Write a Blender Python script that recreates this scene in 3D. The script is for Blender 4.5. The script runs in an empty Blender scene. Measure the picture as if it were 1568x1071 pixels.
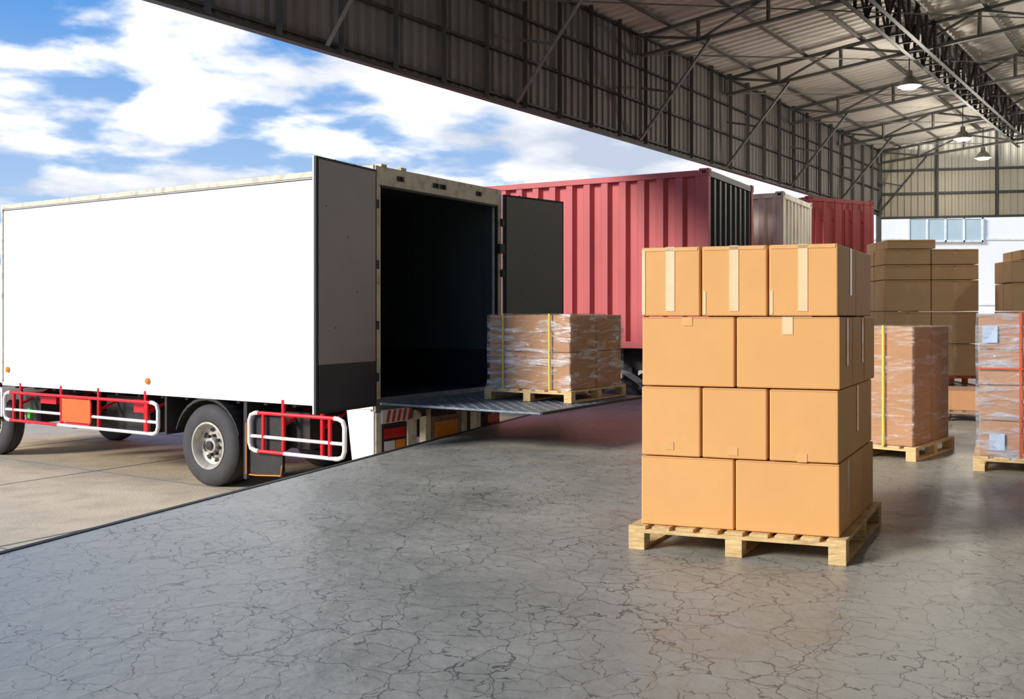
import bpy, bmesh, math, random
from mathutils import Vector, Matrix
random.seed(7)
sc = bpy.context.scene
try:
    sc.view_settings.view_transform = 'Standard'
    sc.view_settings.look = 'None'
except Exception: pass

def lin(c):
    return tuple(((x/255)/12.92 if x/255 <= .04045 else ((x/255+.055)/1.055)**2.4) for x in c)

# ---------------------------------------------------------------- materials
def mat(name, rgb, rough=.6, metal=0, var=.12, scale=4, bump=0, bscale=40, spec=.5, dirt=None, dirt_amt=.5, stretch=None, alpha=None):
    m = bpy.data.materials.new(name); m.use_nodes = True
    nt = m.node_tree; b = nt.nodes['Principled BSDF']
    b.inputs['Roughness'].default_value = rough
    b.inputs['Metallic'].default_value = metal
    b.inputs['Specular IOR Level'].default_value = spec
    c = lin(rgb)
    tc = nt.nodes.new('ShaderNodeTexCoord')
    mp = nt.nodes.new('ShaderNodeMapping')
    if stretch: mp.inputs['Scale'].default_value = stretch
    nt.links.new(tc.outputs['Object'], mp.inputs[0])
    n = nt.nodes.new('ShaderNodeTexNoise'); n.inputs['Scale'].default_value = scale
    n.inputs['Detail'].default_value = 5
    nt.links.new(mp.outputs[0], n.inputs['Vector'])
    r = nt.nodes.new('ShaderNodeValToRGB')
    r.color_ramp.elements[0].position = .3; r.color_ramp.elements[1].position = .7
    r.color_ramp.elements[0].color = (*[x*(1-var) for x in c], 1)
    r.color_ramp.elements[1].color = (*[min(1, x*(1+var)) for x in c], 1)
    nt.links.new(n.outputs['Fac'], r.inputs[0])
    out = r.outputs[0]
    if dirt:
        n2 = nt.nodes.new('ShaderNodeTexNoise'); n2.inputs['Scale'].default_value = scale*1.7
        n2.inputs['Detail'].default_value = 8
        nt.links.new(mp.outputs[0], n2.inputs['Vector'])
        r2 = nt.nodes.new('ShaderNodeValToRGB')
        r2.color_ramp.elements[0].position = .5; r2.color_ramp.elements[1].position = .72
        r2.color_ramp.elements[1].color = (dirt_amt,)*3+(1,)
        nt.links.new(n2.outputs['Fac'], r2.inputs[0])
        mx = nt.nodes.new('ShaderNodeMix'); mx.data_type = 'RGBA'
        nt.links.new(r2.outputs[0], mx.inputs[0]); nt.links.new(out, mx.inputs[6])
        mx.inputs[7].default_value = (*lin(dirt), 1)
        out = mx.outputs[2]
    nt.links.new(out, b.inputs['Base Color'])
    if bump:
        n3 = nt.nodes.new('ShaderNodeTexNoise'); n3.inputs['Scale'].default_value = bscale
        nt.links.new(mp.outputs[0], n3.inputs['Vector'])
        bp = nt.nodes.new('ShaderNodeBump'); bp.inputs['Strength'].default_value = bump
        bp.inputs['Distance'].default_value = .02
        nt.links.new(n3.outputs['Fac'], bp.inputs['Height']); nt.links.new(bp.outputs[0], b.inputs['Normal'])
    if alpha is not None: b.inputs['Alpha'].default_value = alpha
    return m

def film_mat(name, rgb, lo=.1, hi=.75):
    m = mat(name, rgb, .1, 0, .05, 3, spec=1.0)
    nt = m.node_tree; b = nt.nodes['Principled BSDF']
    tc = nt.nodes.new('ShaderNodeTexCoord'); mp = nt.nodes.new('ShaderNodeMapping')
    mp.inputs['Scale'].default_value = (1.0, 1.0, 5.0); mp.inputs['Rotation'].default_value = (.55, .6, 0)
    nt.links.new(tc.outputs['Object'], mp.inputs[0])
    n = nt.nodes.new('ShaderNodeTexNoise'); n.inputs['Scale'].default_value = 2.4; n.inputs['Detail'].default_value = 7
    n.inputs['Roughness'].default_value = .65
    n.inputs['Distortion'].default_value = .6
    nt.links.new(mp.outputs[0], n.inputs['Vector'])
    r = nt.nodes.new('ShaderNodeValToRGB')
    r.color_ramp.elements[0].position = .48; r.color_ramp.elements[1].position = .70
    r.color_ramp.elements[0].color = (lo, lo, lo, 1); r.color_ramp.elements[1].color = (hi, hi, hi, 1)
    nt.links.new(n.outputs['Fac'], r.inputs[0]); nt.links.new(r.outputs[0], b.inputs['Alpha'])
    n2 = nt.nodes.new('ShaderNodeTexNoise'); n2.inputs['Scale'].default_value = 5; n2.inputs['Detail'].default_value = 4
    n2.inputs['Distortion'].default_value = 1.5
    nt.links.new(mp.outputs[0], n2.inputs['Vector'])
    bp = nt.nodes.new('ShaderNodeBump'); bp.inputs['Strength'].default_value = .8; bp.inputs['Distance'].default_value = .03
    nt.links.new(n2.outputs['Fac'], bp.inputs['Height']); nt.links.new(bp.outputs[0], b.inputs['Normal'])
    return m

def floor_mat():
    m = bpy.data.materials.new('cracked_painted_concrete'); m.use_nodes = True
    nt = m.node_tree; b = nt.nodes['Principled BSDF']; N = nt.nodes.new; L = nt.links.new
    tc = N('ShaderNodeTexCoord')
    n1 = N('ShaderNodeTexNoise'); n1.inputs['Scale'].default_value = 7.0; n1.inputs['Detail'].default_value = 5
    L(tc.outputs['Object'], n1.inputs['Vector'])
    add = N('ShaderNodeMixRGB'); add.blend_type = 'ADD'; add.inputs[0].default_value = .16
    L(tc.outputs['Object'], add.inputs[1]); L(n1.outputs['Color'], add.inputs[2])
    big = N('ShaderNodeTexNoise'); big.inputs['Scale'].default_value = .7; big.inputs['Detail'].default_value = 3
    L(tc.outputs['Object'], big.inputs['Vector'])
    def cracks(scale, w0, w1):
        vo = N('ShaderNodeTexVoronoi'); vo.feature = 'DISTANCE_TO_EDGE'; vo.inputs['Scale'].default_value = scale
        L(add.outputs[0], vo.inputs['Vector'])
        thr = N('ShaderNodeMapRange'); thr.inputs[1].default_value = .38; thr.inputs[2].default_value = .64
        thr.inputs[3].default_value = w0; thr.inputs[4].default_value = w1
        L(big.outputs['Fac'], thr.inputs[0])
        cr = N('ShaderNodeMath'); cr.operation = 'LESS_THAN'
        L(vo.outputs['Distance'], cr.inputs[0]); L(thr.outputs[0], cr.inputs[1]); return cr
    c1 = cracks(7.2, .020, .008); c2 = cracks(2.6, .009, .004)
    br = N('ShaderNodeTexNoise'); br.inputs['Scale'].default_value = 3.3; br.inputs['Detail'].default_value = 3
    L(tc.outputs['Object'], br.inputs['Vector'])
    brr = N('ShaderNodeMapRange'); brr.inputs[1].default_value = .33; brr.inputs[2].default_value = .52
    L(br.outputs['Fac'], brr.inputs[0])
    mk0 = N('ShaderNodeMath'); mk0.operation = 'MULTIPLY'; L(c1.outputs[0], mk0.inputs[0]); L(brr.outputs[0], mk0.inputs[1])
    mk = N('ShaderNodeMath'); mk.operation = 'MAXIMUM'; L(mk0.outputs[0], mk.inputs[0]); L(c2.outputs[0], mk.inputs[1])
    n2 = N('ShaderNodeTexNoise'); n2.inputs['Scale'].default_value = 1.1; n2.inputs['Detail'].default_value = 9; n2.inputs['Roughness'].default_value = .66
    L(tc.outputs['Object'], n2.inputs['Vector'])
    ramp = N('ShaderNodeValToRGB'); ramp.color_ramp.elements[0].position = .3; ramp.color_ramp.elements[1].position = .72
    ramp.color_ramp.elements[0].color = (*lin((144, 142, 131)), 1); ramp.color_ramp.elements[1].color = (*lin((176, 173, 161)), 1)
    L(n2.outputs['Fac'], ramp.inputs[0])
    mx = N('ShaderNodeMixRGB'); mx.inputs[2].default_value = (*lin((66, 63, 58)), 1)
    dk = N('ShaderNodeMath'); dk.operation = 'MULTIPLY'; dk.inputs[1].default_value = .72; L(mk.outputs[0], dk.inputs[0])
    L(dk.outputs[0], mx.inputs[0]); L(ramp.outputs[0], mx.inputs[1]); L(mx.outputs[0], b.inputs['Base Color'])
    rr = N('ShaderNodeMapRange'); rr.inputs[1].default_value = .3; rr.inputs[2].default_value = .7
    rr.inputs[3].default_value = .32; rr.inputs[4].default_value = .55
    L(n2.outputs['Fac'], rr.inputs[0]); L(rr.outputs[0], b.inputs['Roughness'])
    hs = N('ShaderNodeMath'); hs.operation = 'SUBTRACT'
    fine = N('ShaderNodeTexNoise'); fine.inputs['Scale'].default_value = 9; fine.inputs['Detail'].default_value = 8
    L(tc.outputs['Object'], fine.inputs['Vector'])
    L(fine.outputs['Fac'], hs.inputs[0]); L(mk.outputs[0], hs.inputs[1])
    bp = N('ShaderNodeBump'); bp.inputs['Strength'].default_value = .45; bp.inputs['Distance'].default_value = .02
    L(hs.outputs[0], bp.inputs['Height']); L(bp.outputs[0], b.inputs['Normal'])
    return m

M_floor = floor_mat()
M_ground = mat('sunlit_concrete_yard', (205, 184, 152), .85, 0, .10, 1.5, .25, 30, dirt=(172, 152, 124), dirt_amt=.6)
M_white = mat('truck_white_panel', (244, 243, 241), .45, 0, .02, 1)
M_cream = mat('cream_frame_paint', (215, 208, 186), .5, 0, .1, 5, dirt=(120, 90, 60), dirt_amt=.5)
M_black = mat('black_rubber_trim', (24, 24, 26), .6, 0, .2, 5)
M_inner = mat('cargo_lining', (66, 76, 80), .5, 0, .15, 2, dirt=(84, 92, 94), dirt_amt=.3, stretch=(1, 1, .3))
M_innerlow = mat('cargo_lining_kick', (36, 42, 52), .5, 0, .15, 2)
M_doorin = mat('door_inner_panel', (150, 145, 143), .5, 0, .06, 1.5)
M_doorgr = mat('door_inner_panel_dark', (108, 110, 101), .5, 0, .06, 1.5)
M_steel = mat('checker_steel', (116, 126, 138), .42, .3, .2, 14, .4, 90)
M_chassis = mat('chassis_black', (44, 42, 42), .6, .1, .25, 5, dirt=(80, 70, 60), dirt_amt=.4)
M_tire = mat('tyre_rubber', (66, 64, 64), .75, 0, .15, 6, .2, 60)
M_rim = mat('wheel_rim_paint', (188, 182, 170), .5, .1, .12, 8, dirt=(110, 95, 80), dirt_amt=.5)
M_red = mat('red_guard_paint', (220, 28, 40), .35, 0, .08, 5)
M_guardw = mat('white_guard_paint', (225, 222, 220), .4, 0, .05, 5)
M_orange = mat('orange_reflector', (240, 110, 50), .35, 0, .08, 9)
M_amber = mat('amber_marker', (235, 140, 30), .3, 0, .05, 9)
M_green = mat('green_fitting', (80, 190, 50), .4, 0, .1, 9)
M_lampred = mat('tail_lamp_red', (190, 36, 28), .2, 0, .1, 9)
M_glass = mat('cab_glass', (40, 70, 66), .08, 0, .05, 3)
M_cred = mat('container_red_paint', (198, 96, 98), .6, 0, .06, 1.2, dirt=(176, 88, 86), dirt_amt=.45, stretch=(1, 1, .4))
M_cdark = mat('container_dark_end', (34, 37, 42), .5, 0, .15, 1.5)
M_cwhite = mat('container_white_paint', (248, 243, 230), .55, 0, .05, 1.5, dirt=(160, 95, 60), dirt_amt=.5, stretch=(1, 1, .35))
M_cmaroon = mat('container_maroon_paint', (172, 60, 60), .5, 0, .1, 1.5, dirt=(130, 46, 46), dirt_amt=.5)
M_card = mat('cardboard', (230, 173, 108), .6, 0, .035, 2.2, .07, 14, spec=.35)
M_carddk = mat('cardboard_brown', (236, 200, 154), .7, 0, .06, 2.5, .05, 80, spec=.25)
M_cardpk = mat('cardboard_reddish', (186, 138, 98), .7, 0, .07, 2.5, .05, 80, spec=.25)
M_tape = mat('clear_tape', (248, 218, 174), .1, 0, .04, 20, spec=.9)
M_tape2 = mat('clear_tape_tab', (236, 184, 122), .12, 0, .04, 20, spec=.9)
M_wood = mat('pallet_pine', (226, 194, 138), .75, 0, .18, 7, .3, 30, dirt=(160, 118, 72), dirt_amt=.5, stretch=(1, 1, 6))
M_woodor = mat('orange_pallet_paint', (215, 110, 45), .7, 0, .15, 7)
M_woodgr = mat('weathered_pallet', (160, 128, 106), .8, 0, .18, 7, .3, 30)
M_strapy = mat('yellow_strap', (225, 215, 60), .4, 0, .05, 9)
M_strapr = mat('orange_strap', (215, 90, 60), .4, 0, .05, 9)
M_film = film_mat('stretch_film', (240, 240, 242), .05, .85)
M_film2 = film_mat('stretch_film_thin', (226, 216, 212), .04, .4)
M_filmb = film_mat('stretch_film_blue', (210, 224, 242), .12, .8)
M_label = mat('paper_label', (190, 208, 232), .5, 0, .05, 9)
M_val = mat('valance_sheet', (122, 116, 112), .6, .1, .12, .8, dirt=(130, 100, 94), dirt_amt=.35, stretch=(1, 1, .4))
M_valb = mat('end_wall_sheet', (176, 170, 152), .6, .1, .1, .8)
M_roof = mat('roof_sheet_underside', (218, 212, 202), .6, 0, .08, .6)
M_truss = mat('galvanised_steel_section', (120, 118, 114), .55, .2, .15, 3)
M_trussdk = mat('dark_steel_section', (66, 64, 61), .6, .2, .15, 3)
M_lampal = mat('lamp_aluminium', (140, 136, 130), .4, .5, .1, 6)
M_lampgl = mat('lamp_lens', (150, 146, 136), .3, 0, .03, 6)
M_bldg = mat('white_rendered_wall', (248, 249, 250), .7, 0, .02, .5)
M_win = mat('window_glass', (190, 210, 216), .15, 0, .08, .7)
M_winfr = mat('window_frame', (235, 238, 238), .5)
M_conc = mat('dock_concrete', (130, 126, 118), .85, 0, .12, 2)
M_leaf = mat('shrub_leaves', (80, 130, 50), .7, 0, .35, 6, .5, 20)

# ---------------------------------------------------------------- mesh builder
class Frame:
    def __init__(s, o, A, B):
        s.o = Vector((o[0], o[1], 0)); s.A = Vector((A[0], A[1], 0)); s.B = Vector((B[0], B[1], 0))
    def p(s, a, b, z): return s.o + s.A*a + s.B*b + Vector((0, 0, z))

class MB:
    def __init__(s): s.v = []; s.f = []; s.m = []; s.mats = []
    def mi(s, m):
        if m not in s.mats: s.mats.append(m)
        return s.mats.index(m)
    def add(s, vs, fs, m):
        k = len(s.v); s.v += [tuple(v) for v in vs]; i = s.mi(m)
        for f in fs: s.f.append([k+j for j in f]); s.m.append(i)
    def box(s, x0, x1, y0, y1, z0, z1, m):
        s.obox((x0, y0, z0), (x1-x0, 0, 0), (0, y1-y0, 0), (0, 0, z1-z0), m)
    def obox(s, o, a, b, c, m):
        o, a, b, c = Vector(o), Vector(a), Vector(b), Vector(c)
        vs = [o, o+a, o+a+b, o+b, o+c, o+a+c, o+a+b+c, o+b+c]
        s.add(vs, [(0, 3, 2, 1), (4, 5, 6, 7), (0, 1, 5, 4), (1, 2, 6, 5), (2, 3, 7, 6), (3, 0, 4, 7)], m)
    def fbox(s, F, a0, a1, b0, b1, z0, z1, m):
        o = F.p(a0, b0, z0)
        s.obox(o, F.A*(a1-a0), F.B*(b1-b0), (0, 0, z1-z0), m)
    def beam(s, p0, p1, w, h, m):
        p0, p1 = Vector(p0), Vector(p1); d = (p1-p0).normalized()
        up = Vector((0, 0, 1)) if abs(d.z) < .95 else Vector((1, 0, 0))
        x = d.cross(up).normalized(); y = x.cross(d).normalized()
        s.obox(p0-x*w/2-y*h/2, p1-p0, x*w, y*h, m)
    def angle(s, p0, p1, w, m, t=.008):
        p0, p1 = Vector(p0), Vector(p1); d = (p1-p0).normalized()
        up = Vector((0, 0, 1)) if abs(d.z) < .95 else Vector((1, 0, 0))
        x = d.cross(up).normalized(); y = x.cross(d).normalized()
        s.obox(p0-x*w/2-y*w/2, p1-p0, x*w, y*t, m); s.obox(p0-x*w/2-y*w/2, p1-p0, x*t, y*w, m)
    def tube(s, pts, r, m, seg=8, closed=False):
        pts = [Vector(p) for p in pts]; n = len(pts); rings = []
        for i, p in enumerate(pts):
            if closed: d = pts[(i+1) % n]-pts[i-1]
            else: d = pts[min(i+1, n-1)]-pts[max(i-1, 0)]
            d.normalize()
            up = Vector((0, 1, 0)) if abs(d.y) < .9 else Vector((1, 0, 0))
            x = d.cross(up).normalized(); y = d.cross(x).normalized()
            rings.append([p+x*r*math.cos(t)+y*r*math.sin(t) for t in [2*math.pi*k/seg for k in range(seg)]])
        vs = [v for rg in rings for v in rg]; fs = []
        for i in range(n if closed else n-1):
            j = (i+1) % n
            for k in range(seg):
                fs.append((i*seg+k, i*seg+(k+1) % seg, j*seg+(k+1) % seg, j*seg+k))
        if not closed:
            fs.append(tuple(range(seg))[::-1]); fs.append(tuple((n-1)*seg+k for k in range(seg)))
        s.add(vs, fs, m)
    def lathe(s, prof, c, axis, m, seg=32):
        vs = []; fs = []; n = len(prof)
        for k in range(seg):
            t = 2*math.pi*k/seg; cs, sn = math.cos(t), math.sin(t)
            for r, h in prof:
                if axis == 'y': vs.append((c[0]+r*cs, c[1]+h, c[2]+r*sn))
                else: vs.append((c[0]+r*cs, c[1]+r*sn, c[2]+h))
        for k in range(seg):
            j = (k+1) % seg
            for i in range(n-1): fs.append((k*n+i, k*n+i+1, j*n+i+1, j*n+i))
        s.add(vs, fs, m)
    def corr(s, o, du, dv, L, H, nrm, pitch, depth, m):
        o, du, dv, nrm = Vector(o), Vector(du).normalized(), Vector(dv).normalized(), Vector(nrm).normalized()
        us = []; u = 0
        while u < L:
            for fr, dd in ((0, 0), (.34, 0), (.5, 1), (.84, 1)):
                uu = u+fr*pitch
                if uu < L: us.append((uu, dd))
            u += pitch
        us.append((L, 0))
        vs = []
        for uu, dd in us:
            b = o+du*uu-nrm*depth*dd; vs += [b, b+dv*H]
        s.add(vs, [(2*i, 2*i+2, 2*i+3, 2*i+1) for i in range(len(us)-1)], m)
    def build(s, name, parent=None, bevel=0, smooth=False, loc=None, recalc=True):
        me = bpy.data.meshes.new(name); me.from_pydata(s.v, [], s.f)
        for m in s.mats: me.materials.append(m)
        for p, i in zip(me.polygons, s.m): p.material_index = i
        if recalc:
            bm = bmesh.new(); bm.from_mesh(me); bmesh.ops.recalc_face_normals(bm, faces=bm.faces); bm.to_mesh(me); bm.free()
        ob = bpy.data.objects.new(name, me); sc.collection.objects.link(ob)
        if parent: ob.parent = parent
        if loc: ob.location = loc
        if smooth:
            for p in me.polygons: p.use_smooth = True
            es = ob.modifiers.new('es', 'EDGE_SPLIT'); es.split_angle = math.radians(35)
        if bevel:
            b = ob.modifiers.new('bevel', 'BEVEL'); b.width = bevel; b.segments = 2; b.limit_method = 'ANGLE'
        return ob

def empty(name, loc, rot=0):
    e = bpy.data.objects.new(name, None); e.location = loc; e.rotation_euler = (0, 0, rot)
    e.empty_display_size = .2; sc.collection.objects.link(e); return e

GZ = -.79
# ---------------------------------------------------------------- dock floor and yard
edge = [(-6.47, -2.39), (1.57, 17.63), (3.53, 16.5), (8.78, 25.6), (12.2, 27.6), (14.6, 36.0), (33.0, 36.0), (2.6, -8.0), (-6.47, -8.0)]
mb = MB(); n = len(edge)
mb.add([(x, y, 0) for x, y in edge]+[(x, y, GZ-.3) for x, y in edge], [tuple(range(n))[::-1]], M_floor)
k = len(mb.v)
mb.f += [[i, (i+1) % n, n+(i+1) % n, n+i] for i in range(n)]; mb.m += [mb.mi(M_conc)]*n
mb.build('floor')
mb = MB()
for a, b in ((0, 1), (1, 2), (2, 3)):
    p, q = Vector((*edge[a], -.02)), Vector((*edge[b], -.02))
    d = (q-p).normalized(); nn = Vector((-d.y, d.x, 0))
    mb.obox(p+nn*.002, q-p, nn*.05, (0, 0, .026), M_black)
mb.build('trim_1')
mb = MB()
mb.add([(-90, -40, GZ), (90, -40, GZ), (90, 140, GZ), (-90, 140, GZ)], [(0, 1, 2, 3)], M_ground)
mb.build('ground')
mb = MB()
F = Frame((-5.0, 9.5), (.843, -.537), (.537, .843))
for i in range(-6, 5): mb.fbox(F, -24, 3.2, i*3.4-.012, i*3.4+.012, GZ, GZ+.004, M_conc)
for i in range(-7, 1): mb.fbox(F, i*3.4-.012, i*3.4+.012, -14, 12, GZ, GZ+.004, M_conc)
mb.build('trim_2')

# ---------------------------------------------------------------- wheel
def wheel(mb, cx, y0, cz, r, w, face=1):
    """tyre with outer face at y0, extending to -y*face"""
    s = -face
    hub = r*.56
    prof = [(hub, .03), (hub+.02, .0), (hub+.06, -.012), (r*.85, -.012), (r*.95, .015), (r, .05), (r, w-.05), (r*.95, w-.015), (r*.85, w), (hub, w-.02)]
    mb.lathe([(a, s*b) for a, b in prof], (cx, y0, cz), 'y', M_tire, 40)
    for gy in (.3, .5, .7):
        mb.lathe([(r+.001, s*w*gy-.006), (r+.004, s*w*gy-.006), (r+.004, s*w*gy+.006), (r+.001, s*w*gy+.006)], (cx, y0, cz), 'y', M_black, 40)
    rim = [(hub+.012, -.004), (hub-.012, -.008), (hub-.03, .02), (hub-.045, .10), (hub*.62, .13), (hub*.52, .10), (hub*.34, .10), (hub*.32, .04), (.001, .03)]
    mb.lathe([(a, s*b) for a, b in rim], (cx, y0, cz), 'y', M_rim, 40)
    for k in range(8):
        t = k*math.pi/4+.2; rr = hub*.43
        mb.lathe([(.022, s*.1), (.022, s*.055), (.001, s*.055)], (cx+rr*math.cos(t), y0, cz+rr*math.sin(t)), 'y', M_chassis, 6)
        t2 = t+.39; rr = hub*.72
        mb.lathe([(.045, s*.115), (.001, s*.112)], (cx+rr*math.cos(t2), y0-s*.0, cz+rr*math.sin(t2)), 'y', M_black, 12)
    mb.lathe([(hub*.2, s*.032), (hub*.2, s*.01), (.001, s*.0)], (cx, y0, cz), 'y', M_chassis, 16)

# ---------------------------------------------------------------- cargo truck
T = empty('cargo_truck', (-1.6, 11.33, 0), math.radians(147.5))
W = 2.65; LB = 7.6; ZB = .40; ZF = .495; ZT = 3.18
mb = MB()
mb.box(0, LB, -.05, 0, ZB, ZT-.03, M_white)
mb.box(0, LB, -W, -W+.05, ZB, ZT-.03, M_white)
mb.box(LB-.05, LB, -W+.05, -.05, ZB, ZT-.03, M_white)
mb.box(0, LB, -W, 0, ZT-.03, ZT+.01, M_white)
mb.build('box_panels', T)
mb = MB()
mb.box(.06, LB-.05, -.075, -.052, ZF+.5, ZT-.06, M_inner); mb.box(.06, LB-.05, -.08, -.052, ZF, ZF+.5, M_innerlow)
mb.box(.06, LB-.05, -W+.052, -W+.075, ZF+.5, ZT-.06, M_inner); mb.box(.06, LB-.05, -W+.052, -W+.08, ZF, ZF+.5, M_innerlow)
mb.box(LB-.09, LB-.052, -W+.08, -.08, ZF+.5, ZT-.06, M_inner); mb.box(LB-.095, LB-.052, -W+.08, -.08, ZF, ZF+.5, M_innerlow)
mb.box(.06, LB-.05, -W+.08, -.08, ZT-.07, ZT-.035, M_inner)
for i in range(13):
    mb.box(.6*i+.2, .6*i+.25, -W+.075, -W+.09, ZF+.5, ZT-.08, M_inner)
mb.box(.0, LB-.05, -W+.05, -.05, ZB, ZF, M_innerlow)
for i in range(12):
    mb.box(.02, LB-.1, -W+.1+i*.21, -W+.11+i*.21, ZF, ZF+.004, M_black)
mb.build('cargo_interior', T)
mb = MB()
mb.box(-.01, LB, -.03, .018, ZT-.045, ZT+.025, M_cream)      # top rail
mb.box(-.01, LB, .0, .012, ZT-.07, ZT-.06, M_black)
mb.box(0, LB, 0, .014, ZB-.03, ZB+.03, M_guardw)
mb.box(LB-.02, LB+.02, -.02, .02, ZB, ZT, M_cream)
mb.box(-.03, .04, -W-.01, 0, ZT-.20, ZT+.02, M_cream)           # header
mb.box(-.04, .0, -W+.08, -.08, ZT-.23, ZT-.2, M_black)
mb.box(-.03, .06, -W-.01, -W+.09, ZB-.05, ZT-.2, M_cream)
mb.box(-.03, .06, -.09, 0.0, ZB-.05, ZT-.2, M_cream)
mb.box(-.045, .0, -W+.09, -W+.12, ZF, ZT-.2, M_black)
mb.box(-.03, .05, -W, 0, ZB-.06, ZF+.005, M_steel)
for yy in (-.45, -1.15, -1.3, -2.1):
    mb.lathe([(.03, 0), (.03, -.02), (.001, -.02)], (-.03, yy, ZT-.09), 'y', M_chassis, 10)
    mb.box(-.045, -.03, yy-.06, yy+.06, ZT-.12, ZT-.06, M_chassis)
for zz in (.75, 1.35, 2.05, 2.75):
    mb.box(-.07, .03, -W-.08, -W+.02, zz-.05, zz+.05, M_chassis)
    mb.box(-.07, .03, -.02, .05, zz-.05, zz+.05, M_chassis)
mb.box(-.08, -.03, -W-.02, -W+.1, 2.32, 2.45, M_black)   # latch
mb.build('rear_frame', T, .005)
mb = MB()
mb.box(-.03, .25, -.2, -.1, ZT+.02, ZT+.05, M_cream); mb.box(0, .1, -.6, -.5, ZT+.02, ZT+.06, M_cream)
for xx, zz in ((4.05, .56), (7.45, .62)):
    mb.lathe([(.045, 0), (.045, .02), (.03, .035), (.001, .04)], (xx, .0, zz), 'y', M_amber, 16)
mb.box(.72, .75, 0, .015, .60, .72, M_chassis); mb.box(.70, .77, 0, .01, .58, .74, M_cream)
mb.build('marker_lamps', T, smooth=False)

def door(name, hinge, ang, inner_sign, ln, m_in, m_low):
    a = math.radians(ang); A = Vector((math.cos(a), math.sin(a), 0)); Nn = Vector((-A.y, A.x, 0))*inner_sign
    mb = MB(); o = Vector((hinge[0], hinge[1], 0)); z0, z1 = ZB+.02, ZT-.04
    mb.obox(o-Nn*.03+Vector((0, 0, z0)), A*ln, Nn*.02, (0, 0, z1-z0), M_white)
    mb.obox(o-Nn*.01+Vector((0, 0, z0)), A*ln, Nn*.03, (0, 0, z1-z0), M_black)
    mb.obox(o+A*.035+Nn*.02+Vector((0, 0, z0+.52)), A*(ln-.07), Nn*.008, (0, 0, z1-z0-.55), m_in)
    mb.obox(o+A*.035+Nn*.02+Vector((0, 0, z0+.03)), A*(ln-.07), Nn*.006, (0, 0, .49), m_low)
    for fr in (.3, .62):   # lock rods on the outer face
        mb.tube([o+A*ln*fr-Nn*.05+Vector((0, 0, z0)), o+A*ln*fr-Nn*.05+Vector((0, 0, z1+.02))], .014, M_chassis)
        mb.obox(o+A*(ln*fr-.04)-Nn*.06+Vector((0, 0, 1.4)), A*.08, Nn*.03, (0, 0, .1), M_chassis)
    for zz in (.75, 1.35, 2.05, 2.75):
        mb.obox(o-A*.05-Nn*.035+Vector((0, 0, zz-.04)), A*.2, Nn*.012, (0, 0, .08), M_chassis)
    for dx, dz in ((.2, .4), (.7, .9), (.5, 1.9), (.85, 2.2), (.35, 1.3)):
        mb.obox(o+A*ln*dx+Nn*.028+Vector((0, 0, z0+dz)), A*.015, Nn*.003, (0, 0, .015), M_chassis)
    mb.build(name, T, .004)
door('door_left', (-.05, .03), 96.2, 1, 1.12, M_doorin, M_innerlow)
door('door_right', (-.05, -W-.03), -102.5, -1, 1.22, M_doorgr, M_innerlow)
# lift platform
mb = MB()
mb.box(-2.22, -.04, -W+.03, -.05, .428, .45, M_steel)
mb.box(-2.24, -2.21, -W+.03, -.05, .425, .452, M_black)
for i in range(3): mb.box(-1.3, -.1, -.5-i*.8, -.44-i*.8, .37, .428, M_chassis)
for i in range(26):
    for j in range(30):
        if (i+j) % 2 == 0: mb.box(-2.17+i*.082, -2.12+i*.082, -W+.08+j*.085, -W+.09+j*.085, .45, .453, M_steel)
mb.build('lift_platform', T)
# under-rear structure
mb = MB()
vs = [(0, 0, .38), (.42, 0, .38), (.33, 0, -.25), (.1, 0, -.30), (0, 0, -.30)]
mb.add(vs+[(x, -.06, z) for x, y, z in vs], [(0, 1, 2, 3, 4), (9, 8, 7, 6, 5)]+[(i, (i+1) % 5, 5+(i+1) % 5, 5+i) for i in range(5)], M_guardw)
mb.box(-.02, .08, -.34, -.02, -.28, .33, M_cream)
mb.box(-.05, .06, -.62, -.10, .2, .36, M_guardw)
for i in range(5):
    mb.obox((-.056, -.16-i*.1, .21), (.004, 0, 0), (0, -.05, 0), (0, -.04, .14), M_lampred)
mb.box(-.04, .1, -.56, -.12, -.22, .19, M_chassis)
mb.box(-.055, -.035, -.52, -.14, .02, .14, M_lampred); mb.box(-.055, -.035, -.52, -.34, -.12, -.01, M_amber); mb.box(-.055, -.035, -.32, -.14, -.12, -.01, M_guardw)
mb.box(-.03, .1, -W+.1, -.6, -.34, -.22, M_cream)
mb.box(-.03, .1, -W+.1, -.6, .22, .34, M_chassis)
for yy in (-.72, -1.0, -1.78, -2.1, -2.45): mb.box(-.03, .07, yy-.05, yy+.05, -.25, .3, M_cream)
mb.box(-.02, .04, -1.70, -1.08, -.14, .2, M_woodgr); mb.box(-.03, -.018, -1.62, -1.16, -.06, .13, M_amber)
mb.box(-.03, .1, -W+.04, -W+.38, -.2, .2, M_chassis); mb.box(-.045, -.02, -W+.08, -W+.34, 0, .12, M_lampred)
mb.lathe([(.06, -.06), (.06, 0), (.001, 0)], (-.06, -.68, .26), 'y', M_rim, 16)
mb.build('rear_bumper', T, .004)
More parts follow.
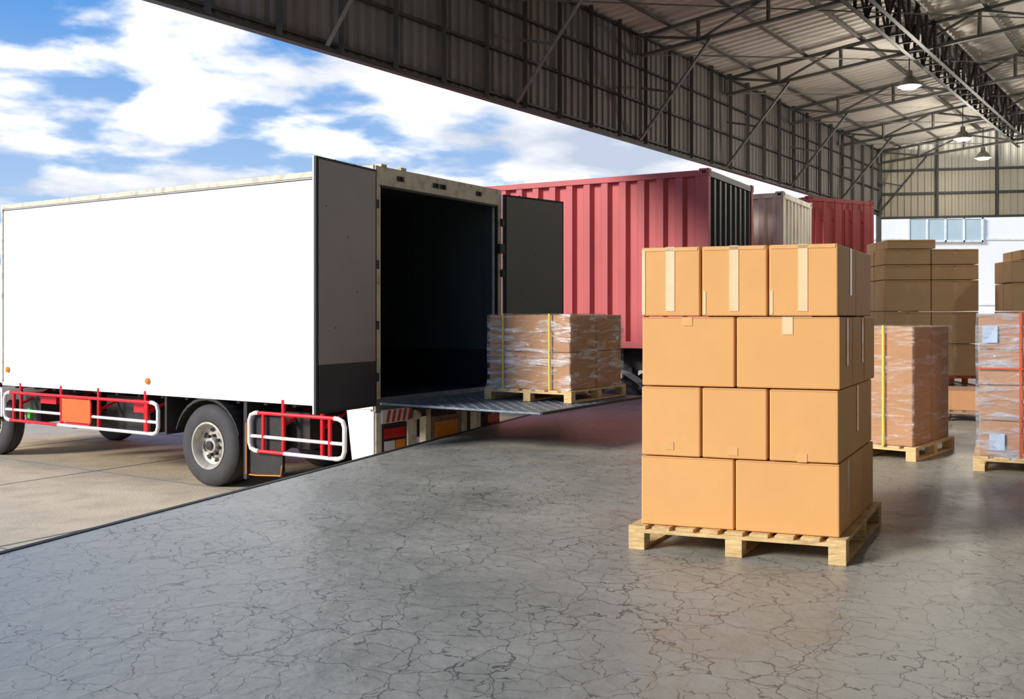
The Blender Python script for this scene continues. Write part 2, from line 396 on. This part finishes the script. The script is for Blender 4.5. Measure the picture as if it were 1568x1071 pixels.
# chassis
WX = 2.86
mb = MB()
for yy in (-.95, -1.75): mb.box(.15, 9.4, yy, yy+.08, .08, .34, M_chassis)
for i in range(16): mb.box(.3+i*.5, .36+i*.5, -W+.05, -.06, .33, .40, M_chassis)
mb.tube([(WX, -.3, -.25), (WX, -W+.3, -.25)], .09, M_chassis, 12)
mb.lathe([(.001, -.2), (.2, -.12), (.24, 0), (.2, .12), (.001, .2)], (WX, -W/2, -.25), 'y', M_chassis, 16)
mb.tube([(2.9, -W/2, -.2), (8, -W/2, -.0)], .06, M_chassis, 10)
for yy in (-.85, -1.75): # leaf springs
    mb.tube([(1.9, yy, .05), (2.3, yy, -.1), (2.75, yy, -.15), (3.2, yy, -.1), (3.6, yy, .05)], .05, M_chassis, 8)
mb.box(4.4, 5.4, -.85, -.3, -.22, .3, M_chassis); mb.lathe([(.001, 0), (.26, 0), (.26, -1.0), (.001, -1.0)], (6.2, -.3, .0), 'y', M_chassis, 20)
mb.box(6.9, 7.3, -.6, -.2, -.2, .25, M_chassis)
mb.box(4.2, 4.5, -.2, -.1, .1, .28, M_red); mb.box(6.35, 6.75, -.2, -.1, .12, .22, M_red)
mb.box(1.2, 1.7, -.75, -.2, -.2, .25, M_chassis)
mb.box(6.95, 7.02, -.12, -.05, -.12, .03, M_green)
mb.box(.02, 9.0, -W+.02, -W+.06, -.3, .36, M_chassis)
mb.build('chassis', T)
R = .54; WZ = GZ+R
mb = MB()
wheel(mb, WX, -.02, WZ, R, .27); wheel(mb, WX, -.32, WZ, R, .27)
wheel(mb, WX, -W+.02, WZ, R, .27, -1); wheel(mb, WX, -W+.32, WZ, R, .27, -1)
wheel(mb, 8.2, -.16, WZ, R, .27); wheel(mb, 8.2, -W+.06, WZ, R, .27, -1)
mb.build('wheels', T, smooth=True)
mb = MB()
prev = None
for k in range(13):
    t = math.radians(18+k*12); c = Vector((WX+.64*math.cos(t), 0, WZ+.64*math.sin(t)))
    if prev: 
        mb.add([prev+Vector((0, -.62, 0)), c+Vector((0, -.62, 0)), c, prev], [(0, 1, 2, 3)], M_chassis)
        mb.add([prev, c, c+Vector((0, 0, -.04)), prev+Vector((0, 0, -.04))], [(0, 1, 2, 3)], M_chassis)
    prev = c
mb.box(2.10, 2.16, -.66, .0, -.62, .36, M_chassis)
mb.box(1.50, 2.1, -.05, -.03, -.55, .2, M_chassis)
mb.tube([(1.5, -.02, -.4), (1.52, -.02, -.53), (1.95, -.02, -.56), (2.08, -.02, -.56)], .009, M_amber)
mb.tube([(2.10, .01, -.55), (2.10, .01, .1)], .009, M_amber)
mb.box(3.66, 3.7, -.6, .0, -.15, .36, M_chassis)
mb.build('mudguards', T)
def rloop(x0, x1, z0, z1, y, rad=.07):
    pts = []
    for cx, cz, a0 in ((x1-rad, z1-rad, 0), (x0+rad, z1-rad, 90), (x0+rad, z0+rad, 180), (x1-rad, z0+rad, 270)):
        for k in range(5):
            t = math.radians(a0+k*22.5); pts.append((cx+rad*math.cos(t), y, cz+rad*math.sin(t)))
    return pts
mb = MB()
def guard(x0, x1, z0, z1, posts):
    zm = z0+.38*(z1-z0)
    mb.tube([(x0+.12, .03, z1), (x1-.1, .03, z1)], .024, M_red)
    mb.tube([(x0+.12, .03, z0), (x0+.62*(x1-x0), .03, z0)], .024, M_guardw)
    mb.tube([(x0+.62*(x1-x0), .03, z0), (x1-.08, .03, z0)], .024, M_red)
    for xx, sg in ((x0, 1), (x1, -1)):
        mb.tube([(xx+sg*.16, .03, z1), (xx+sg*.1, .03, z1-.003), (xx+sg*.03, .03, z1-.03), (xx, .03, z1-.1), (xx, .03, z0+.1), (xx+sg*.03, .03, z0+.03), (xx+sg*.1, .03, z0+.003), (xx+sg*.16, .03, z0)], .028, M_guardw)
        mb.tube([(xx+sg*.24, .02, z1), (xx+sg*.24, .02, z0)], .026, M_red)
    mb.tube([(x0+.02, .02, zm), (x1-.02, .02, zm)], .022, M_guardw)
    for px in posts:
        mb.tube([(px, .0, .42), (px, .0, z0)], .028, M_red); mb.tube([(px, -.5, .3), (px, .0, .1)], .02, M_red)
guard(.42, 2.02, -.24, .24, (.8, 1.45))
guard(3.8, 7.5, -.16, .27, (4.1, 5.15, 6.05, 7.1))
mb.box(5.3, 5.98, .03, .045, -.10, .24, M_orange)
mb.tube(rloop(5.28, 6.0, -.12, .26, .04), .012, M_red, 6, True)
mb.build('side_guards', T, smooth=True)
mb = MB()
pr = [(7.8, -.15), (9.75, -.15), (9.85, .6), (9.6, 1.7), (9.35, 2.25), (7.9, 2.35), (7.8, 2.2)]
vs = [(x, -.1, z) for x, z in pr]+[(x, -W+.1, z) for x, z in pr]; k = len(pr)
mb.add(vs, [tuple(range(k)), tuple(range(k, 2*k))[::-1]]+[(i, (i+1) % k, k+(i+1) % k, k+i) for i in range(k)], M_white)
mb.box(8.0, 9.2, -.11, -.09, 1.15, 2.05, M_glass); mb.box(7.85, 8.9, -.13, -.08, -.2, .25, M_chassis)
mb.build('cab', T, .03)

# ---------------------------------------------------------------- containers
def container(name, loc, rot, L, Wd, z0, z1, m_side, m_end, m_post, doors=False, cpitch=.36):
    E = empty(name, (loc[0], loc[1], 0), math.radians(rot)); H = z1-z0
    mb = MB(); r = .12
    mb.corr((r, -.02, z0+r), (1, 0, 0), (0, 0, 1), L-2*r, H-2*r, (0, 1, 0), cpitch, .09, m_side)
    mb.corr((r, -Wd+.02, z0+r), (1, 0, 0), (0, 0, 1), L-2*r, H-2*r, (0, -1, 0), cpitch, .055, m_side)
    mb.corr((L-.02, -Wd+r, z0+r), (0, 1, 0), (0, 0, 1), Wd-2*r, H-2*r, (1, 0, 0), cpitch, .055, m_side)
    if not doors: mb.corr((.02, -Wd+r, z0+r), (0, 1, 0), (0, 0, 1), Wd-2*r, H-2*r, (-1, 0, 0), .3, .05, m_end)
    mb.box(.05, L-.05, -Wd+.05, -.05, z1-.05, z1-.02, m_side); mb.box(.05, L-.05, -Wd+.05, -.05, z0+.02, z0+.1, M_chassis)
    mb.build('corrugated_panels', E)
    mb = MB()
    for x0 in (0, L-r):
        for y0 in (-Wd, -r):
            mm = m_post
            mb.box(x0, x0+r, y0, y0+r, z0+.12, z1-.12, mm)
            for zz in (z0, z1-.12):
                mb.box(x0-.01, x0+.17, y0-.01, y0+r+.01, zz, zz+.125, mm)
                mb.box(x0-.012, x0-.008, y0+.03, y0+.09, zz+.03, zz+.1, M_black)
                mb.box(x0+.04, x0+.12, y0+r+.008, y0+r+.013, zz+.04, zz+.09, M_black)
    for y0 in (-Wd, -.09):
        mb.box(.1, L-.1, y0, y0+.09, z1-.12, z1-.02, m_side); mb.box(.1, L-.1, y0, y0+.09, z0+.02, z0+.14, m_side)
    for x0 in (0, L-.1):
        mb.box(x0, x0+.1, -Wd+.1, -.1, z1-.13, z1-.02, m_end if x0 == 0 else m_side); mb.box(x0, x0+.1, -Wd+.1, -.1, z0+.02, z0+.15, m_end if x0 == 0 else m_side)
    mb.build('frame', E, .008)
    if doors:
        mb = MB(); hw = (Wd-2*r)/2
        for i in range(2):
            y0 = -Wd+r+i*hw
            mb.box(.0, .05, y0+.01, y0+hw-.01, z0+.16, z1-.14, m_end)
            mb.box(-.02, .0, y0+.08, y0+hw-.08, z0+.3, z0+H*.45, m_end); mb.box(-.02, .0, y0+.08, y0+hw-.08, z0+H*.52, z1-.3, m_end)
            for f in (.3, .7):
                mb.tube([(-.05, y0+hw*f, z0+.1), (-.05, y0+hw*f, z1-.08)], .02, m_post)
                for zz in (.2, .5, .8): mb.box(-.06, 0, y0+hw*f-.05, y0+hw*f+.05, z0+H*zz, z0+H*zz+.06, m_post)
        mb.build('doors', E, .006)
    mb = MB()   # trailer under it
    for yy in (-.6, -Wd+.5): mb.box(.1, L-.2, yy, yy+.12, z0-.4, z0, M_chassis)
    for i in range(int(L/1.5)): mb.box(.3+i*1.5, .42+i*1.5, -Wd+.05, -.05, z0-.14, z0-.02, M_chassis)
    for cx in (1.7, 3.0):
        wheel(mb, cx, -.05, GZ+.5, .5, .26); wheel(mb, cx, -Wd+.05, GZ+.5, .5, .26, -1)
        mb.tube([(cx, -.1, GZ+.5), (cx, -Wd+.1, GZ+.5)], .08, M_chassis)
        mb.box(cx-.1, cx+.1, -.7, -.4, GZ+.5, z0-.35, M_chassis); mb.box(cx-.1, cx+.1, -Wd+.4, -Wd+.7, GZ+.5, z0-.35, M_chassis)
    prev = None
    for k in range(11):
        t = math.radians(k*18); c = Vector((2.35+1.25*math.cos(t), 0, GZ+.62+.72*math.sin(t)))
        if prev: mb.add([prev+Vector((0, -.4, 0)), c+Vector((0, -.4, 0)), c, prev], [(0, 1, 2, 3)], M_guardw)
        prev = c
    mb.box(L-1.6, L-1.45, -.7, -.5, GZ, z0-.3, M_chassis); mb.box(L-1.6, L-1.45, -Wd+.5, -Wd+.7, GZ, z0-.3, M_chassis)
    mb.build('trailer_chassis', E)
    return E
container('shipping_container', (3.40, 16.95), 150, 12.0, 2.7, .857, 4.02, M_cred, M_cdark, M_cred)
container('shipping_container', (5.65, 20.4), 150, 9.0, 2.5, .9, 4.06, M_cwhite, M_cwhite, M_cwhite, cpitch=.3)
container('shipping_container', (7.9, 26.0), 120, 7.0, 2.5, 1.5, 4.66, M_cmaroon, M_cmaroon, M_cmaroon, doors=True)

# ---------------------------------------------------------------- pallets
def pallet(mb, F, La, Lb, z0, m, nsl=9, h=.15):
    sw = La/(nsl*1.32)
    for i in range(nsl):
        a = i*(La-sw)/(nsl-1); mb.fbox(F, a, a+sw, 0, Lb, z0+h-.022, z0+h, m)
    for b in (0, (Lb-.1)/2, Lb-.1):
        mb.fbox(F, 0, La, b, b+.1, z0+h-.044, z0+h-.022, m)
        for a in (0, (La-.1)/2, La-.1):
            mb.fbox(F, a, a+.1, b, b+.1, z0+.02, z0+h-.044, m)
    for a in (0, (La-.1)/2, La-.1): mb.fbox(F, a, a+.1, 0, Lb, z0, z0+.02, m)

# --- main pallet of boxes
R0 = (1.938, 5.679)
E = empty('pallet_of_cardboard_boxes', (R0[0], R0[1], 0))
A = (-.943, .333); B = (.48, .877)
F = Frame((0, 0), A, B)
mb = MB(); pallet(mb, F, 1.285, 1.36, 0, M_wood, 9); mb.build('pallet', E, .003)
mb = MB(); tp = MB(); fl = MB()
zrow = .152; bh = .4335
for row in range(4):
    TB = (1.27, 1.25, 1.28, 1.24)[row]
    z0 = zrow+row*bh; na, nb = ((2, 3), (3, 2))[row % 2]
    off = (.04, .045, .035, .05)[row]
    if na == 3: wa = [.405, .40, .375]
    else: wa = [.61, .58]
    a = off
    for i in range(na):
        b = .04+random.uniform(0, .015)
        for j in range(nb):
            wb = TB/nb
            j1, j2 = random.uniform(0, .004), random.uniform(0, .005)
            mb.fbox(F, a+.006+j1, a+wa[i]-.006, b+.003+j2, b+wb-.004, z0+.001, z0+bh-.006, M_card)
            if j == 0:
                am = a+wa[i]/2; bf = b+j2
                if na == 3 and row == 3:
                    tp.fbox(F, am-.027, am+.027, bf-.0005, bf+.004, z0+.03, z0+bh-.005, M_tape)
                    tp.fbox(F, am-.027, am+.027, bf-.0005, bf+.3, z0+bh-.007, z0+bh-.004, M_tape)
                    tp.fbox(F, a+wa[i]-.03, a+wa[i]-.012, bf-.0005, bf+.004, z0+.01, z0+bh*(.35 if i < 2 else .95), M_tape)
                    tp.fbox(F, a+.02, a+wa[i]-.02, bf-.0005, bf+.004, z0+bh-.03, z0+bh-.01, M_tape2)
                elif row == 2:
                    tp.fbox(F, am-.03, am+.03, bf-.0005, bf+.004, z0+bh-.11+.05*i, z0+bh-.006, M_tape if i == 0 else M_tape2)
                elif row == 1:
                    tp.fbox(F, am-.02, am+.035, bf-.0005, bf+.004, z0+.0+.02*i, z0+.05+.02*i, M_tape2)
                fl.fbox(F, a+.012, a+wa[i]-.012, bf+.0015, bf+.004, z0+bh-.014, z0+bh-.0115, M_cardpk)
            b += wb
        a += wa[i]
for row, b0 in ((0, .25), (1, .62), (2, .2), (2, .75), (3, .4)):
    z0 = zrow+row*bh; o_ = (.04, .045, .035, .05)[row]
    tp.fbox(F, o_+.003, o_+.008, .05+b0, .05+b0+.05, z0+bh*.3, z0+bh-.012, M_tape2)
mb.build('cardboard_boxes', E, .008); tp.build('packing_tape', E); fl.build('flap_seams', E)

# --- generic wrapped pallet
def wrapped(name, o, A, B, La, Lb, z0, ztop, m_card, m_film, m_pal, straps, rows=3, cols=2, labels=False):
    E = empty(name, (o[0], o[1], 0)); F = Frame((0, 0), A, B)
    mb = MB(); pallet(mb, F, La, Lb, z0, m_pal, 7, .14); mb.build('pallet', E, .003)
    mb = MB(); zz = z0+.142; h = (ztop-zz)/rows
    for r in range(rows):
        na = cols; nb = 2
        for i in range(na):
            for j in range(nb):
                w, d = (La-.08)/na, (Lb-.08)/nb; q = random.uniform(0, .008)
                mb.fbox(F, .04+i*w+.003+q, .04+(i+1)*w-.003, .04+j*d+.003+q, .04+(j+1)*d-.003, zz+r*h, zz+(r+1)*h-.005, m_card)
    mb.build('cardboard_boxes', E, .01)
    sh = MB(); n = 10; per = []
    for a, b, da, db in ((0, 0, 1, 0), (1, 0, 0, 1), (1, 1, -1, 0), (0, 1, 0, -1)):
        for i in range(n): per.append((a+da*i/n, b+db*i/n))
    lv = 9; vs = []
    for l in range(lv+1):
        t = l/lv
        for k, (a, b) in enumerate(per):
            e = .012+random.uniform(0, .012)
            if l == 0: e += .02
            ca = .04-e+a*(La-.08+2*e); cb = .04-e+b*(Lb-.08+2*e)
            vs.append(F.p(ca, cb, z0+.10+t*(ztop+.005-z0-.10)))
    m_ = len(per)
    fs = [(l*m_+k, l*m_+(k+1) % m_, (l+1)*m_+(k+1) % m_, (l+1)*m_+k) for l in range(lv) for k in range(m_)]
    sh.add(vs, fs, m_film); sh.build('stretch_film', E, smooth=True)
    st = MB()
    for fr, ms in straps:
        a = La*fr
        st.fbox(F, a-.009, a+.009, .004, .010, z0+.12, ztop+.008, ms)
        st.fbox(F, a-.009, a+.009, .004, Lb-.004, ztop+.006, ztop+.01, ms)
        st.fbox(F, a-.009, a+.009, Lb-.010, Lb-.004, z0+.12, ztop+.008, ms)
    if labels:
        hh = (ztop-z0-.14)/4
        for la, r_ in ((.03, 3), (.42, 3), (.42, 1), (.08, 0), (.6, 0), (.75, 2)):
            a = La*la+.04; z = z0+.14+r_*hh+.06
            st.fbox(F, a, a+.13, .020, .026, z, z+.16, M_label)
        st.fbox(F, .03, La-.03, .004, .010, z0+.14+hh*2.45, z0+.15+hh*2.45, M_strapr)
    if st.v: st.build('straps', E)
    return E
def trk(x, y):
    a = math.radians(147.5); return (-1.6+x*math.cos(a)-y*math.sin(a), 11.33+x*math.sin(a)+y*math.cos(a))
c0 = trk(-2.0, -1.1)
wrapped('shrink_wrapped_pallet', c0, (-.843, .537), (.537, .843), 1.2, 1.42, .454, 1.475, M_cardpk, M_film, M_wood, ((.25, M_strapy), (.78, M_strapy)), 2, 1)
wrapped('shrink_wrapped_pallet', (4.02, 9.75), (-.76, .65), (.65, .76), 1.1, 1.25, 0, 1.35, M_cardpk, M_film2, M_wood, ((.3, M_strapy), (.85, M_strapy)), 1, 1)
wrapped('shrink_wrapped_pallet', (4.33, 9.2), (.89, -.455), (.455, .89), 1.2, 1.1, 0, 1.48, M_cardpk, M_filmb, M_wood, ((.33, M_strapr),), 4, 2, True)

def far_stack(name, o, A, B, La, Lb, m_pal, rows):
    E = empty(name, (o[0], o[1], 0)); F = Frame((0, 0), A, B)
    mb = MB(); pallet(mb, F, La, Lb, 0, m_pal, 8, .2); mb.build('pallet', E, .004)
    mb = MB(); tp = MB(); z = .205
    for h, cols in rows:
        a0, a1, nc = cols; w = (a1-a0)*(La-.1)/nc
        for i in range(nc):
            a = .05+a0*(La-.1)+i*w
            for j in range(2):
                d = (Lb-.1)/2; q = random.uniform(0, .02)
                mb.fbox(F, a+.006+q, a+w-.006, .05+j*d+q, .05+(j+1)*d-.01, z, z+h-.012, M_carddk)
                if j == 0: tp.fbox(F, a+w/2-.04, a+w/2+.04, .044+q, .052+q, z+h*.6, z+h-.015, M_tape)
                if j == 0: tp.fbox(F, a+.02, a+w-.02, .044+q, .052+q, z+h-.06, z+h-.03, M_tape2)
        z += h
    mb.build('cardboard_boxes', E, .015); tp.build('packing_tape', E)
far_stack('pallet_of_cardboard_boxes', (7.75, 20.5), (.995, -.06), (.06, .995), 2.05, 1.6, M_woodor,
          [(.68, (0, 1, 2)), (.68, (0, 1, 2)), (.66, (0, 1, 2)), (.32, (0, 1, 2)), (.33, (0, 1, 2)), (.2, (.03, .55, 1))])
far_stack('pallet_of_cardboard_boxes', (9.75, 19.2), (.98, -.19), (.19, .98), 1.7, 1.3, M_woodor,
          [(.68, (0, 1, 2)), (.68, (0, 1, 2)), (.56, (0, 1, 2)), (.45, (0, 1, 2)), (.2, (.1, .6, 1))])
E = empty('wooden_pallet', (5.95, 13.6, 0)); mb = MB(); F = Frame((0, 0), (.9, -.43), (.43, .9))
pallet(mb, F, 1.1, 1.1, 0, M_woodgr, 7)
mb.fbox(F, .05, 1.05, .05, 1.05, .152, .42, M_cardpk); mb.build('pallet_with_carton', E, .005)

# ---------------------------------------------------------------- building: valance, roof, trusses
V0 = Vector((-4.02, 10.98, 0)); v = Vector((.587, .81, 0)).normalized(); dn = Vector((v.y, -v.x, 0))
def P(s, d, z): return V0+v*s+dn*d+Vector((0, 0, z))
S0, S1, D1 = -1.5, 28.6, 17.0
ZV0, ZV1, SL = 5.0, 7.3, .11
mb = MB()
mb.corr(P(S0, 0, ZV0), v, (0, 0, 1), S1-S0, ZV1-ZV0, -dn, .22, .03, M_val)
mb.build('wall_left')
mb = MB()
mb.beam(P(S0, .03, ZV0), P(S1, .03, ZV0), .12, .06, M_trussdk)
mb.beam(P(S0, .06, ZV0+.1), P(S1, .06, ZV0+.1), .05, .04, M_trussdk)
for z in (5.85, 6.55, 7.22): mb.angle(P(S0, .07, z), P(S1, .07, z), .07, M_trussdk)
s = S0
while s < S1:
    mb.beam(P(s, .1, ZV0), P(s, .1, ZV1), .05, .07, M_trussdk); s += 1.075
mb.build('trim_3')
mb = MB()
up = (dn*1.0+Vector((0, 0, SL))).normalized()
mb.corr(P(S0, -.3, ZV1-.03), v, up, S1-S0+.2, D1+.3, Vector((0, 0, 1)), .28, .04, M_roof)
# unseen roof extension, added to shade the stack's right side and near floor
DB = 7.5; SB = -10.0
mb.corr(P(SB, DB, ZV1-.03+SL*(DB+.3)), v, up, S0-SB, D1-DB, Vector((0, 0, 1)), .28, .04, M_roof)
mb.build('ceiling')
mb = MB()
mb.corr(P(SB, DB+.5, 0), dn, (0, 0, 1), D1-DB-.7, 8.0, v, .25, .03, M_val)  # unseen wall behind the camera, added to darken stack side and near floor
mb.build('shade_wall_front')
def roofz(d): return ZV1+SL*d-.05
mb = MB()
d = .8
while d < D1:
    s_a = SB if d > DB else S0
    mb.angle(P(s_a, d, roofz(d)-.05), P(S1, d, roofz(d)-.05), .09, M_truss); d += 1.25
mb.build('roof_purlins')
mb = MB()
def truss(s):
    n = 12; st = D1/n; bz = lambda d: 6.75+.085*d
    mb.angle(P(s, .1, bz(0)), P(s, D1, bz(D1)), .09, M_truss); mb.angle(P(s, .1, roofz(0)-.12), P(s, D1, roofz(D1)-.12), .09, M_truss)
    for i in range(n+1):
        d = min(max(i*st, .1), D1)
        mb.angle(P(s, d, bz(d)), P(s, d, roofz(d)-.12), .06, M_truss)
        if i < n:
            d2 = d+st
            if i % 2: mb.angle(P(s, d, bz(d)), P(s, min(d2, D1), roofz(d2)-.12), .06, M_truss)
            else: mb.angle(P(s, d, roofz(d)-.12), P(s, min(d2, D1), bz(d2)), .06, M_truss)
    mb.angle(P(s, .12, ZV0+.05), P(s, 1.7, bz(1.7)), .075, M_truss)
    mb.angle(P(s, .12, 6.1), P(s, .9, 5.9+.0), .05, M_truss)
s = 2.5
ss = []
while s < S1: ss.append(s); s += 4.3
for s in ss: truss(s)
for a, b in zip(ss[:-1], ss[1:]):
    for i in range(4):
        mb.tube([P(a, i*3.4, 6.8+.085*i*3.4), P(b, (i+1)*3.4, 6.8+.085*(i+1)*3.4)], .015, M_truss, 6)
mb.build('roof_trusses')
mb = MB(); gd = 4.6; g0, g1 = 7.0, S1; zb, zt = 6.95, 7.68
for dd in (gd-.2, gd+.2):
    for z in (zb, zt): mb.angle(P(g0, dd, z), P(g1, dd, z), .09, M_trussdk)
    s = g0; i = 0
    while s+.7 < g1:
        z_a, z_b = (zb, zt) if i % 2 else (zt, zb)
        mb.angle(P(s, dd, z_a), P(s+.7, dd, z_b), .05, M_trussdk); mb.angle(P(s, dd, zb), P(s, dd, zt), .05, M_trussdk); s += .7; i += 1
s = g0
while s < g1:
    mb.angle(P(s, gd-.2, zb), P(s, gd+.2, zb), .04, M_trussdk); s += .7
mb.build('lattice_girder')
q0 = P(S1, 0, 0); edir = Vector((1, -.2, 0)).normalized()
mb = MB()
n_ = Vector((-.2, -1, 0)).normalized()
L_ = 22
mb.corr(q0+Vector((0, 0, 4.85)), edir, (0, 0, 1), L_, 5.0, n_, .22, .03, M_valb)
mb.build('wall_back')
mb = MB()
for z in (4.87, 5.7, 6.5): mb.beam(q0+n_*.08+Vector((0, 0, z)), q0+n_*.08+edir*L_+Vector((0, 0, z)), .08, .08, M_trussdk)
for i in range(12): mb.beam(q0+n_*.12+edir*i*1.9+Vector((0, 0, 4.85)), q0+n_*.12+edir*i*1.9+Vector((0, 0, 8)), .06, .08, M_trussdk)
for i in (0, 12): mb.beam(q0+n_*.1+edir*i+Vector((0, 0, -.8 if i == 0 else 0)), q0+n_*.1+edir*i+Vector((0, 0, 7.5)), .14, .14, M_trussdk)
mb.build('trim_4')
mb = MB()
mb.corr(P(-10, D1-.1, 0), v, (0, 0, 1), 42, 9.2, -dn, .25, .03, M_val)  # unseen side wall, added to cut the light on the right
mb.build('shade_wall_right')

for s, d in ((15.76, 4.2), (23.2, 3.8), (27.2, 3.6), (12.0, 11.5), (20.0, 11.5), (27.0, 11.5)):  # last three lamps are out of view, added to brighten the hall
    p = P(s, d, 0); E = empty('high_bay_lamp', (p.x, p.y, 6.45)); mb = MB()
    mb.lathe([(.001, .34), (.06, .34), (.07, .22), (.10, .2), (.14, .16), (.24, .02), (.25, 0), (.235, 0), (.13, .14), (.001, .16)], (0, 0, 0), 'z', M_lampal, 28)
    mb.lathe([(.235, .005), (.15, -.05), (.001, -.07)], (0, 0, 0), 'z', M_lampgl, 28)
    mb.tube([(0, 0, .33), (0, 0, .95)], .012, M_trussdk)
    mb.build('shade', E, smooth=True)
    l = bpy.data.lights.new('fill_light', 'POINT'); l.energy = 170; l.shadow_soft_size = .15; l.color = (1, .93, .82)  # fill light added below each unlit shade to brighten the interior
    lo = bpy.data.objects.new('fill_light', l); sc.collection.objects.link(lo); lo.parent = E; lo.location = (0, 0, -.5)

# ---------------------------------------------------------------- white building beyond
E = empty('white_building', (25, 52, 0))
mb = MB(); mb.box(-12, 16, -4, 4, GZ, 9, M_bldg)
for i in range(3): mb.box(-12.05, 16, -4.06, -4, 2+i*3.2, 2.1+i*3.2, M_winfr)
mb.build('walls', E)
mb = MB(); mb.box(-5.6, -2.0, -4.12, -4.02, 5.15, 6.25, M_win)
for i in range(5): mb.box(-5.65+i*.9, -5.57+i*.9, -4.16, -4.0, 5.1, 6.3, M_winfr)
mb.box(-5.65, -1.95, -4.16, -4, 5.1, 5.18, M_winfr); mb.box(-5.65, -1.95, -4.16, -4, 6.22, 6.3, M_winfr)
mb.build('window_band', E)
mb = MB()
E = empty('shrub', (15.2, 40, 0))
for i in range(90):
    r = random.uniform(.15, .35); c = (random.uniform(-1.2, 1.2), random.uniform(-.6, .6), random.uniform(GZ+.2, 2.6))
    mb.lathe([(.001, -r), (r*.7, -r*.6), (r, 0), (r*.6, r*.7), (.001, r)], c, 'z', M_leaf, 6)
mb.build('foliage', E)

# ---------------------------------------------------------------- world
w = bpy.data.worlds.new('sky'); sc.world = w; w.use_nodes = True
nt = w.node_tree; N = nt.nodes.new; Lk = nt.links.new
bg = nt.nodes['Background']
tc = N('ShaderNodeTexCoord'); sp = N('ShaderNodeSeparateXYZ'); Lk(tc.outputs['Generated'], sp.inputs[0])
def math_(op, a, b=None, clamp=False):
    n = N('ShaderNodeMath'); n.operation = op; n.use_clamp = clamp
    for i, x in enumerate((a, b)):
        if x is None: continue
        if isinstance(x, (int, float)): n.inputs[i].default_value = x
        else: Lk(x, n.inputs[i])
    return n.outputs[0]
zp = math_('MAXIMUM', sp.outputs[2], 0.0); zc = math_('ADD', zp, .17)
cx = math_('DIVIDE', sp.outputs[0], zc); cy = math_('DIVIDE', sp.outputs[1], zc)
cb = N('ShaderNodeCombineXYZ'); Lk(cx, cb.inputs[0]); Lk(cy, cb.inputs[1]); cb.inputs[2].default_value = 5.1
n1 = N('ShaderNodeTexNoise'); n1.inputs['Scale'].default_value = 3.3; n1.inputs['Detail'].default_value = 8
n1.inputs['Roughness'].default_value = .5; n1.inputs['Distortion'].default_value = .12; Lk(cb.outputs[0], n1.inputs['Vector'])
n0 = N('ShaderNodeTexNoise'); n0.inputs['Scale'].default_value = .8; n0.inputs['Detail'].default_value = 3; Lk(cb.outputs[0], n0.inputs['Vector'])
b1 = math_('MULTIPLY', math_('SUBTRACT', .265, zp), .95)
b2 = math_('MULTIPLY', math_('ADD', sp.outputs[0], .30), .42)
cov = math_('ADD', math_('ADD', n1.outputs['Fac'], b1), math_('ADD', b2, math_('MULTIPLY', math_('SUBTRACT', n0.outputs['Fac'], .5), .55)))
mr = N('ShaderNodeMapRange'); mr.inputs[1].default_value = .49; mr.inputs[2].default_value = .67; mr.interpolation_type = 'SMOOTHSTEP'
Lk(cov, mr.inputs[0])
gr = N('ShaderNodeValToRGB'); Lk(zp, gr.inputs[0])
gr.color_ramp.elements[0].position = 0; gr.color_ramp.elements[0].color = (*lin((205, 228, 250)), 1)
gr.color_ramp.elements[1].position = .34; gr.color_ramp.elements[1].color = (*lin((48, 144, 230)), 1)
sh = N('ShaderNodeTexNoise'); sh.inputs['Scale'].default_value = 1.7; sh.inputs['Detail'].default_value = 6; Lk(cb.outputs[0], sh.inputs['Vector'])
cr = N('ShaderNodeValToRGB'); Lk(sh.outputs['Fac'], cr.inputs[0])
cr.color_ramp.elements[0].position = .36; cr.color_ramp.elements[0].color = (*lin((200, 212, 232)), 1)
cr.color_ramp.elements[1].position = .60; cr.color_ramp.elements[1].color = (1.45, 1.40, 1.34, 1)
mx = N('ShaderNodeMixRGB'); Lk(mr.outputs[0], mx.inputs[0]); Lk(gr.outputs[0], mx.inputs[1]); Lk(cr.outputs[0], mx.inputs[2])
Lk(mx.outputs[0], bg.inputs[0]); bg.inputs[1].default_value = 1.0

sun = bpy.data.lights.new('sun', 'SUN'); sun.energy = 4.5; sun.angle = math.radians(16); sun.color = (1, .94, .85)
so = bpy.data.objects.new('sun', sun); sc.collection.objects.link(so)
so.rotation_euler = Vector((.82, .45, -.42)).to_track_quat('-Z', 'Y').to_euler(); so.location = (-20, -10, 20)

# ---------------------------------------------------------------- camera
cam = bpy.data.cameras.new('camera'); co = bpy.data.objects.new('camera', cam); sc.collection.objects.link(co)
co.location = (0, 0, 1.45); co.rotation_euler = (math.radians(90), 0, 0)
cam.sensor_width = 36; cam.lens = 36*1500/1568; cam.shift_y = -.0322; cam.clip_end = 500
sc.camera = co
